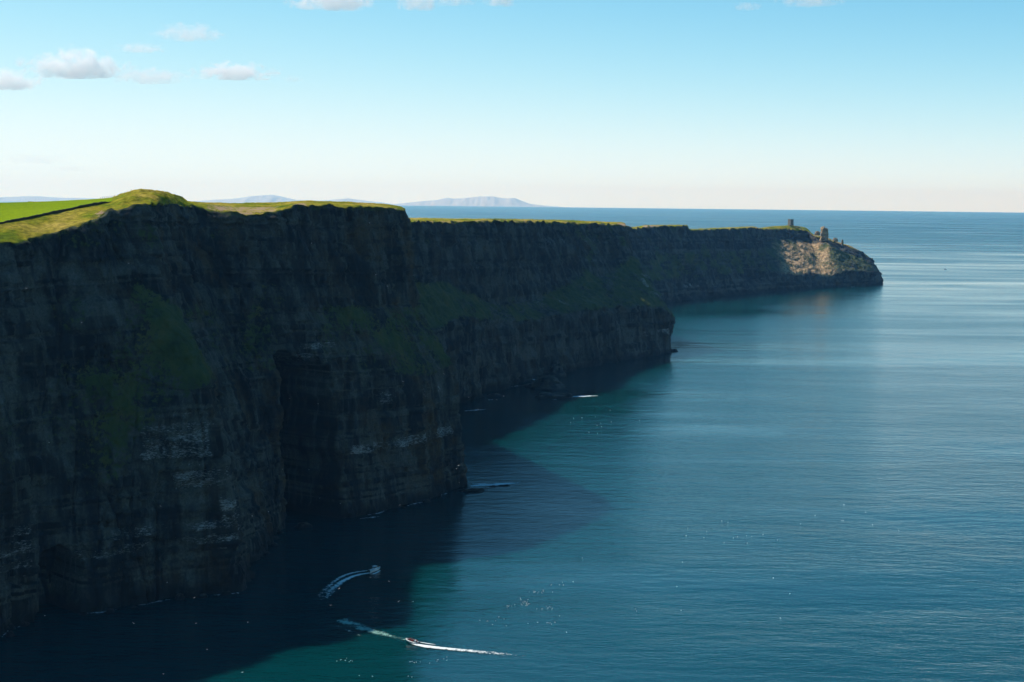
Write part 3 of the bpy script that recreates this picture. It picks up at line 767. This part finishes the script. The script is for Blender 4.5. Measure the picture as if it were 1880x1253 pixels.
# surf
def patch(px0, py0, px1, py1, wdt, d, label, name='surf_foam'):
    ribbon(name, S2((px0, py0), ((px0 + px1) / 2, (py0 + py1) / 2), (px1, py1)), [wdt * .6, wdt, wdt * .5], [d * .7, d, d * .4], FOAM, label, n=70)
patch(862, 893, 958, 887, 9, 1.0, 'white surf washing over the reef off the near headland')
patch(866, 889, 910, 889.5, 4, .95, 'thin line of foam against the near headland foot')
patch(1042, 729, 1098, 727, 11, 1.05, 'white breaker at the right end of the flat reef')
patch(1000, 735, 1042, 732, 3, .5, 'thin foam along the front of the flat reef')
patch(958, 688, 995, 690, 12, .8, 'foam churning left of the dark outcrop')
patch(962, 696, 990, 699, 16, .85, 'brightest foam patch left of the dark outcrop')
patch(935, 711, 965, 707, 6, .5, 'small foam streaks in the cove of the middle cliff')
patch(852, 755, 895, 752, 6, .72, 'lone foam streak on dark water near the near headland')
patch(1023, 671, 1036, 671, 9, .8, 'small bright splash at the foot of the rock pinnacle')
patch(945, 681, 965, 680, 8, .5, 'faint foam line under the middle cliff cove')
patch(1075, 664, 1105, 661, 6, .5, 'thin foam at the waterline of the middle headland')
patch(895, 735, 912, 733, 4, .55, 'short foam dash at the cove mouth of the middle cliff')
patch(660, 953, 705, 948, 3.5, .6, 'thin foam streak at the dark foot of the near headland')
patch(1480, 531, 1492, 531, 14, .6, 'small foam fleck below the far headland slope')
patch(1555, 527.5, 1572, 527, 14, .62, 'foam fleck by the far headland tip')

wash = foam_material('thin_wash', .44, .5, (.40, .47, .50))
bl = NEAR['P'][:, int(np.searchsorted(NEAR['vv'], 1.0)), :2]
for (t0, t1, lab) in ((2.0, 3.0, 'thin wash of foam along the foot of the leftmost cliff face'), (3.6, 6.9, 'thin wash of foam along the foot of the near buttress'), (12.2, 14.9, 'thin wash of foam along the foot of the near headland')):
    q = bl[(NEAR['tt'] > t0) & (NEAR['tt'] < t1)][::14] + np.array([.8, -1.6])
    ribbon('shore_foam', q, [3.0] * len(q), [.45 + .25 * math.sin(i * 1.7) for i in range(len(q))], wash, lab, n=200, m=7)

# ------------------------------------------------------------------ people
VEST = plain('red_vest', (0.50, 0.05, 0.035), .7, .3, .15)
SKIN = plain('skin', (0.42, 0.25, 0.18), .6, .3, .08)
TROUSER = plain('dark_trousers', (0.02, 0.022, 0.03), .9, .2, .2)
HAIR = plain('dark_hair', (0.03, 0.02, 0.015), .7, .3, .2)
def skin_mesh(name, verts, edges, radii, mat, sub=1):
    me = bpy.data.meshes.new(name); me.from_pydata(verts, edges, [])
    o = bpy.data.objects.new(name, me); COL.objects.link(o)
    sk = o.modifiers.new('skin', 'SKIN'); su = o.modifiers.new('sub', 'SUBSURF'); su.levels = sub; su.render_levels = sub
    for i, r in enumerate(radii): me.skin_vertices[0].data[i].radius = (r, r)
    me.skin_vertices[0].data[0].use_root = True
    dg = bpy.context.evaluated_depsgraph_get(); dg.update()
    em = bpy.data.meshes.new_from_object(o.evaluated_get(dg)); em.name = name
    bpy.data.objects.remove(o); em.materials.clear(); em.materials.append(mat)
    em.polygons.foreach_set('use_smooth', np.ones(len(em.polygons), dtype=bool))
    return em
def seated_person_meshes():
    V = [(0,0,.48),(0,.02,.70),(0,.02,.95),(0,.03,1.06),(0,.05,1.16),(0,.06,1.28)]
    E = [(0,1),(1,2),(2,3),(3,4),(4,5)]
    R = [.15,.15,.17,.07,.095,.09]
    for s in (-1, 1):
        i = len(V); V += [(s*.10,.02,.47),(s*.14,.46,.48),(s*.14,.50,.06),(s*.14,.62,.03)]
        E += [(0,i),(i,i+1),(i+1,i+2),(i+2,i+3)]; R += [.10,.07,.055,.045]
        i = len(V); V += [(s*.21,.02,.94),(s*.26,.10,.70),(s*.16,.34,.64),(s*.14,.42,.64)]
        E += [(2,i),(i,i+1),(i+1,i+2),(i+2,i+3)]; R += [.07,.055,.045,.045]
    body = skin_mesh('body', V, E, R, TROUSER)
    # jacket: an open shell round the trunk
    bm = bmesh.new(); rings = []
    for z, rx, ry in ((.50,.21,.18),(.70,.22,.19),(.90,.25,.20),(1.00,.20,.15),(1.05,.11,.10)):
        rings.append([bm.verts.new((rx*math.cos(a), .02+ry*math.sin(a), z)) for a in np.linspace(0, 2*math.pi, 12, endpoint=False)])
    for a, b in zip(rings, rings[1:]):
        for k in range(12): bm.faces.new([a[k], a[(k+1)%12], b[(k+1)%12], b[k]])
    vest = bpy.data.meshes.new('life_vest'); bm.to_mesh(vest); bm.free(); vest.materials.append(VEST)
    bm = bmesh.new(); bmesh.ops.create_uvsphere(bm, u_segments=12, v_segments=8, radius=.115)
    for v in bm.verts: v.co.z = v.co.z*1.2 + 1.24; v.co.y += .05
    face = bpy.data.meshes.new('head'); bm.to_mesh(face); bm.free(); face.materials.append(SKIN)
    bm = bmesh.new(); bmesh.ops.create_uvsphere(bm, u_segments=12, v_segments=8, radius=.125)
    for v in bm.verts: v.co.z = max(v.co.z*1.2, -.02 + .5*v.co.y) + 1.26; v.co.y += .035
    hair = bpy.data.meshes.new('hair'); bm.to_mesh(hair); bm.free(); hair.materials.append(HAIR)
    return body, vest, face, hair
PB, PV, PF, PH = seated_person_meshes()
def person(loc, rz, label, group):
    b = link('person', PB); b.location = loc; b.rotation_euler = (0, 0, rz)
    tag(b, label, 'person', group)
    link('life_vest', PV, None, b); link('face', PF, None, b); link('hair', PH, None, b)
    return b

# ------------------------------------------------------------------ boats
TUBE = plain('pale_tube', (0.62, 0.62, 0.58), .5, .4, .06); DECK = plain('grey_deck', (0.16, 0.17, 0.18), .7, .3, .15)
WHITE = plain('white_hull', (0.70, 0.72, 0.72), .35, .5, .05); BLACK = plain('black_motor', (.015, .015, .017), .4, .5, .1)
GLASS = plain('dark_glass', (.02, .03, .035), .1, .5, .1); ORANGE = plain('orange_buoy', (.55, .22, .04), .6, .3, .1)
def tube(bm, pts, r, seg=10, close_r=None):
    pts = [Vector(p) for p in pts]; rings = []
    for i, p in enumerate(pts):
        t = (pts[min(i+1, len(pts)-1)] - pts[max(i-1, 0)]).normalized()
        a = t.cross(Vector((0,0,1)));  a = a.normalized() if a.length > 1e-4 else Vector((1,0,0)); b = a.cross(t)
        rr = r if close_r is None else close_r[i]
        rings.append([bm.verts.new(p + (a*math.cos(x) + b*math.sin(x))*rr) for x in np.linspace(0, 2*math.pi, seg, endpoint=False)])
    for a, b in zip(rings, rings[1:]):
        for k in range(seg): bm.faces.new([a[k], a[(k+1)%seg], b[(k+1)%seg], b[k]])
    bm.faces.new(rings[0][::-1]); bm.faces.new(rings[-1])
def hull(bm, L, B, D, sheer=.3):
    """a planing hull along +X, keel below z=0"""
    st = []
    for t in np.linspace(0, 1, 12):
        w = B/2*(1 - max(0, (t-.45)/.55)**2.2); x = -L/2 + t*L
        z1 = D*.55 + sheer*t*t; kz = -D*.45 + (D*.75)*max(0, (t-.7)/.3)**2
        st.append([bm.verts.new(p) for p in ((x, -w, z1), (x, -w*.82, (z1+kz)*.42), (x, 0, kz), (x, w*.82, (z1+kz)*.42), (x, w, z1))])
    for a, b in zip(st, st[1:]):
        for k in range(4): bm.faces.new([a[k], b[k], b[k+1], a[k+1]])
    bm.faces.new(st[0][::-1])
    for a, b in zip(st, st[1:]): bm.faces.new([a[0], a[4], b[4], b[0]])

def open_boat(p, rz, label):
    t = empty('open_boat', (p[0], p[1], .25), rz); tag(t, label, 'boat')
    t.rotation_euler = (0, math.radians(-5), rz)
    L, B = 6.2, 2.3
    bm = bmesh.new(); hull(bm, L, B, .9); bm_obj('hull', bm, DECK, t)
    bm = bmesh.new()
    path = [(-L/2, -B/2, .5), (-L/4, -B/2, .52), (L*.12, -B/2, .58), (L*.32, -B*.36, .68), (L*.45, -B*.16, .78), (L*.5, 0, .84), (L*.45, B*.16, .78), (L*.32, B*.36, .68), (L*.12, B/2, .58), (-L/4, B/2, .52), (-L/2, B/2, .5)]
    tube(bm, path, .26); bm_obj('tube', bm, TUBE, t, True)
    bm = bmesh.new(); box(bm, -L*.30, -L*.18, -.4, .4, .35, 1.35); bm_obj('console', bm, TUBE, t)
    bm = bmesh.new(); box(bm, -L/2 - .45, -L/2 - .02, -.25, .25, -.1, 1.15); bm_obj('outboard_motor', bm, BLACK, t)
    for y in (-.55, .55):
        bm = bmesh.new(); box(bm, -L*.12, L*.34, y - .2, y + .2, .35, .78); bm_obj('bench', bm, DECK, t)
    M = Matrix.Translation((p[0], p[1], .25)) @ Matrix.Rotation(rz, 4, 'Z') @ Matrix.Rotation(math.radians(-5), 4, 'Y')
    return t, M
pb = sea(757, 1181)
hd = sea(748, 1178.5) - sea(790, 1187); rz1 = math.atan2(hd[1], hd[0])
boatA, MA = open_boat(pb, rz1, 'open boat full of people in red vests pulling a bright wake')
k = 0
for x in (-.45, .25, .95, 1.6):
    for y in (-.55, .55):
        q = MA @ Vector((x, y, .32))
        person(tuple(q), rz1 - math.pi/2 + random.uniform(-.3, .3), 'person in a red vest seated in the crowded open boat', 'people seated in the open boat'); k += 1
q = MA @ Vector((-2.2, 0, .45)); person(tuple(q), rz1 - math.pi/2, 'person steering at the stern of the crowded open boat', None)

def cabin_boat(p, rz, label, L=7.2, parts=True, group=None):
    t = empty('cabin_boat', (p[0], p[1], .3), rz); tag(t, label, 'boat', group); t.rotation_euler = (0, math.radians(-3), rz)
    B = 2.5
    bm = bmesh.new(); hull(bm, L, B, 1.2, .5); bm_obj('hull', bm, WHITE, t)
    if not parts: 
        bm = bmesh.new(); box(bm, -L*.1, L*.2, -.8, .8, .7, 2.1); bm_obj('cabin', bm, WHITE, t); return t
    bm = bmesh.new(); tube(bm, [(-L/2, -B/2, .66), (0, -B/2, .75), (L*.3, -B*.38, .92), (L*.49, 0, 1.15), (L*.3, B*.38, .92), (0, B/2, .75), (-L/2, B/2, .66)], .14); bm_obj('rub_rail', bm, TUBE, t, True)
    bm = bmesh.new(); box(bm, -L*.08, L*.14, -.85, .85, .66, 1.5); cb_ = bm_obj('cabin', bm, WHITE, t)
    bm = bmesh.new(); box(bm, -L*.07, L*.13, -.8, .8, 1.502, 2.15); bm_obj('windscreen', bm, GLASS, cb_)
    bm = bmesh.new(); box(bm, -L*.12, L*.15, -.95, .95, 2.152, 2.27); bm_obj('cabin_roof', bm, WHITE, cb_)
    for y in (-.5, .5):
        bm = bmesh.new(); box(bm, -L/2 - .5, -L/2 - .02, y - .22, y + .22, 0, 1.3); bm_obj('outboard_motor', bm, BLACK, t)
    bm = bmesh.new(); tube(bm, [(-L*.33, -.8, .7), (-L*.33, -.8, 2.2), (-L*.33, .8, 2.2), (-L*.33, .8, .7)], .05, 6); bm_obj('arch', bm, BLACK, t)
    bm = bmesh.new(); bmesh.ops.create_uvsphere(bm, u_segments=10, v_segments=8, radius=.3)
    for v in bm.verts: v.co += Vector((L*.34, 0, 1.35))
    bm_obj('buoy', bm, ORANGE, t, True)
    return t
pc = sea(688, 1049)
hc = sea(698, 1046) - sea(676, 1051.5); cabin_boat(pc, math.atan2(hc[1], hc[0]), 'white cabin boat speeding through the dark cliff shadow')
cabin_boat(sea(1736, 495), 2.6, 'tiny white boat alone on the open sea far right', L=9, parts=False)

# ------------------------------------------------------------------ seabirds
BIRD = plain('white_feathers', (0.80, 0.80, 0.78), .8, .2, .05)
def bird_mesh(flying, sc):
    bm = bmesh.new()
    tube(bm, [(-.30,0,.02),(-.20,0,.05),(0,0,.07),(.17,0,.09),(.25,0,.13),(.33,0,.13),(.40,0,.11)], .1, 8, [.02,.06,.10,.08,.055,.05,.012])
    if flying:
        for s in (-1, 1):
            pr = [((.12,0,.10),(-.10,0,.10)), ((.14,s*.28,.20),(-.06,s*.28,.20)), ((.06,s*.62,.16),(-.05,s*.62,.16)), ((-.06,s*.85,.12),(-.09,s*.85,.12))]
            vv_ = [[bm.verts.new((q[0], q[1], q[2] + e)) for q in pp for e in (0, .02)] for pp in pr]
            for a, b in zip(vv_, vv_[1:]):
                for f in ((0,2,2,0),(1,3,3,1)):
                    bm.faces.new([a[f[0]], a[f[1]], b[f[2]], b[f[3]]])
                bm.faces.new([a[0], a[1], b[1], b[0]]); bm.faces.new([a[2], b[2], b[3], a[3]])
    for v in bm.verts: v.co *= sc
    me = bpy.data.meshes.new('seabird'); bm.to_mesh(me); bm.free(); me.materials.append(BIRD); return me
BM_FLOAT = bird_mesh(False, 1.0); BM_FLY = bird_mesh(True, 1.0)
def float_bird(px, py, label, group, sc=1.0):
    p = sea(px, py, .0); o = link('seabird', BM_FLOAT); o.location = (p[0], p[1], .03); o.rotation_euler = (0, 0, random.uniform(0, 6.28)); o.scale = (sc,) * 3
    tag(o, label, 'bird', group)
def cluster(cx, cy, sx, sy, n, label, group, sc=1.0):
    for _ in range(n): float_bird(random.gauss(cx, sx), random.gauss(cy, sy), label, group, sc * random.uniform(.7, 1.05))
LF = 'small white seabird floating in the scattered flock right of the two boats'; GF = 'seabirds floating right of the boats'
cluster(965, 1108, 5, 3.5, 22, LF, GF); cluster(938, 1113, 5, 1.5, 7, LF, GF); cluster(985, 1087, 12, 2.2, 16, LF, GF)
cluster(1003, 1116, 9, 2, 10, LF, GF); cluster(1035, 1070, 12, 5, 7, LF, GF); cluster(930, 1145, 22, 6, 9, LF, GF); cluster(1000, 1140, 14, 5, 7, LF, GF)
LG = 'white seabird floating below the crowded open boat'; GG = 'seabirds below the open boat'
cluster(632, 1213, 7, 1.5, 8, LG, GG); cluster(765, 1215, 14, 3, 6, LG, GG); cluster(815, 1210, 12, 3, 5, LG, GG); cluster(690, 1238, 40, 6, 4, LG, GG)
LH = 'tiny white seabird floating on the open water toward the right'; GH = 'seabirds scattered on the open water'
cluster(1345, 985, 45, 14, 14, LH, GH, 1.2); cluster(1560, 960, 60, 12, 8, LH, GH, 1.3); cluster(1070, 775, 45, 9, 12, LH, GH, 1.5); cluster(1250, 1090, 120, 40, 10, LH, GH)
LW = 'white seabird flying in front of the dark near cliff'; GW = 'seabirds flying before the near cliff'
fly = [(90,813),(295,930),(307,1070),(357,1098),(360,1145),(245,1145),(82,1131),(455,1143),(445,1235),(380,1193),(300,1238),(532,732),(584,742),(740,701),(815,687),(838,861),(842,855),(843,887),(519,862),(567,863),(493,940),(587,915),(625,925),(734,928),(463,948),(572,447),(711,526),(690,505),(678,410),(236,484),(48,530),(150,593),(860,730),(878,752),(925,728),(912,735),(680,1061),(623,1081),(607,1112),(714,1068),(732,1105),(758,1105)]
for (px, py) in fly:
    sp = sea(px, py); Y = min(sp[1] * .86, 640) if py > 450 else 640
    if px < 470 and py < 1100: Y = 520
    p = at(px, py, Y); o = link('seabird', BM_FLY); o.location = tuple(p); o.rotation_euler = (random.uniform(-.5, .5), random.uniform(-.2, .2), random.uniform(0, 6.28)); o.scale = (.62,) * 3
    tag(o, LW, 'bird', GW)

# ------------------------------------------------------------------ clouds
CL1 = cloud_material('cumulus', 0.008, 0.85); CL2 = cloud_material('thin_cloud', 0.0040, 0.85); CL3 = cloud_material('far_wisp', 0.0008, 0.80)
def cloud(px0, py0, px1, py1, Y, mat, label, seed, flatb=True):
    a = at(px0, py1, Y); b = at(px1, py0, Y); c = (a + b) / 2
    sx = abs(b[0] - a[0]) / 2; sz = abs(b[2] - a[2]) / 2
    bm = bmesh.new(); bmesh.ops.create_icosphere(bm, subdivisions=4, radius=1.25)
    for v in bm.verts:
        n = float(fbm(v.co.x * 1.3 + seed, v.co.y * 1.3, v.co.z * 1.3, seed, 3))
        v.co *= 1 + .25 * n
        if flatb and v.co.z < -.5: v.co.z = -.5 + (v.co.z + .5) * .2
    o = bm_obj('cloud', bm, mat); o.location = tuple(c); o.scale = (sx, sx * .6, sz); tag(o, label, 'cloud'); return o
cloud(-60, 128, 78, 172, 12000, CL1, 'small bright white cumulus cut off by the left frame edge', 1)
cloud(55, 92, 222, 155, 12600, CL1, 'largest white cumulus at upper left above the field', 2)
cloud(360, 117, 500, 153, 12600, CL1, 'small flat-based white cumulus standing alone left of centre', 3)
cloud(208, 125, 340, 160, 13500, CL2, 'faint grey wisp right of the largest cumulus', 4)
cloud(285, 44, 405, 82, 11500, CL2, 'ragged thin grey cloud strip high at upper left', 5)
cloud(210, 80, 302, 100, 12500, CL2, 'thin grey streak just above the largest cumulus', 6)
cloud(540, -22, 690, 26, 11000, CL1, 'grey-pink cloud cut by the top edge left of centre', 7)
cloud(728, -18, 808, 27, 11000, CL1, 'small pale cloud cut by the top edge at centre', 8)
cloud(795, -22, 870, 18, 11400, CL2, 'wispy cloud at the top edge right of centre', 9)
cloud(885, -26, 950, 20, 11200, CL1, 'short grey cloud at the top edge, rightmost of the central row', 10)
cloud(1345, 4, 1400, 22, 11500, CL2, 'tiny grey wisp near the top right', 11)
cloud(1430, -14, 1545, 17, 11500, CL2, 'thin grey cloud at the top edge on the right', 12)
cloud(522, 139, 555, 154, 13000, CL2, 'tiny grey cloud scrap right of the lone cumulus', 13)
cloud(10, 284, 125, 304, 26000, CL3, 'thin low white cloud line at left above the horizon', 14)
cloud(90, 302, 170, 318, 26500, CL3, 'thin low cloud dash just below the low cloud line', 15)

# ------------------------------------------------------------------ haze
bm = bmesh.new(); box(bm, -61000, 61000, -61000, 61000, -201, 780)
hz = NT('haze_air'); pv = hz.n('ShaderNodeVolumePrincipled')
pv.inputs['Color'].default_value = (0.22, 0.56, 1.0, 1); pv.inputs['Absorption Color'].default_value = (1, 1, 1, 1)
pv.inputs['Density'].default_value = 2.4e-5; pv.inputs['Anisotropy'].default_value = 0.25
hz.l(pv.outputs[0], hz.out.inputs['Volume'])
ho = bm_obj('haze', bm, hz.m); tag(ho, 'pale sea haze over the whole bay', 'haze', kind='stuff')
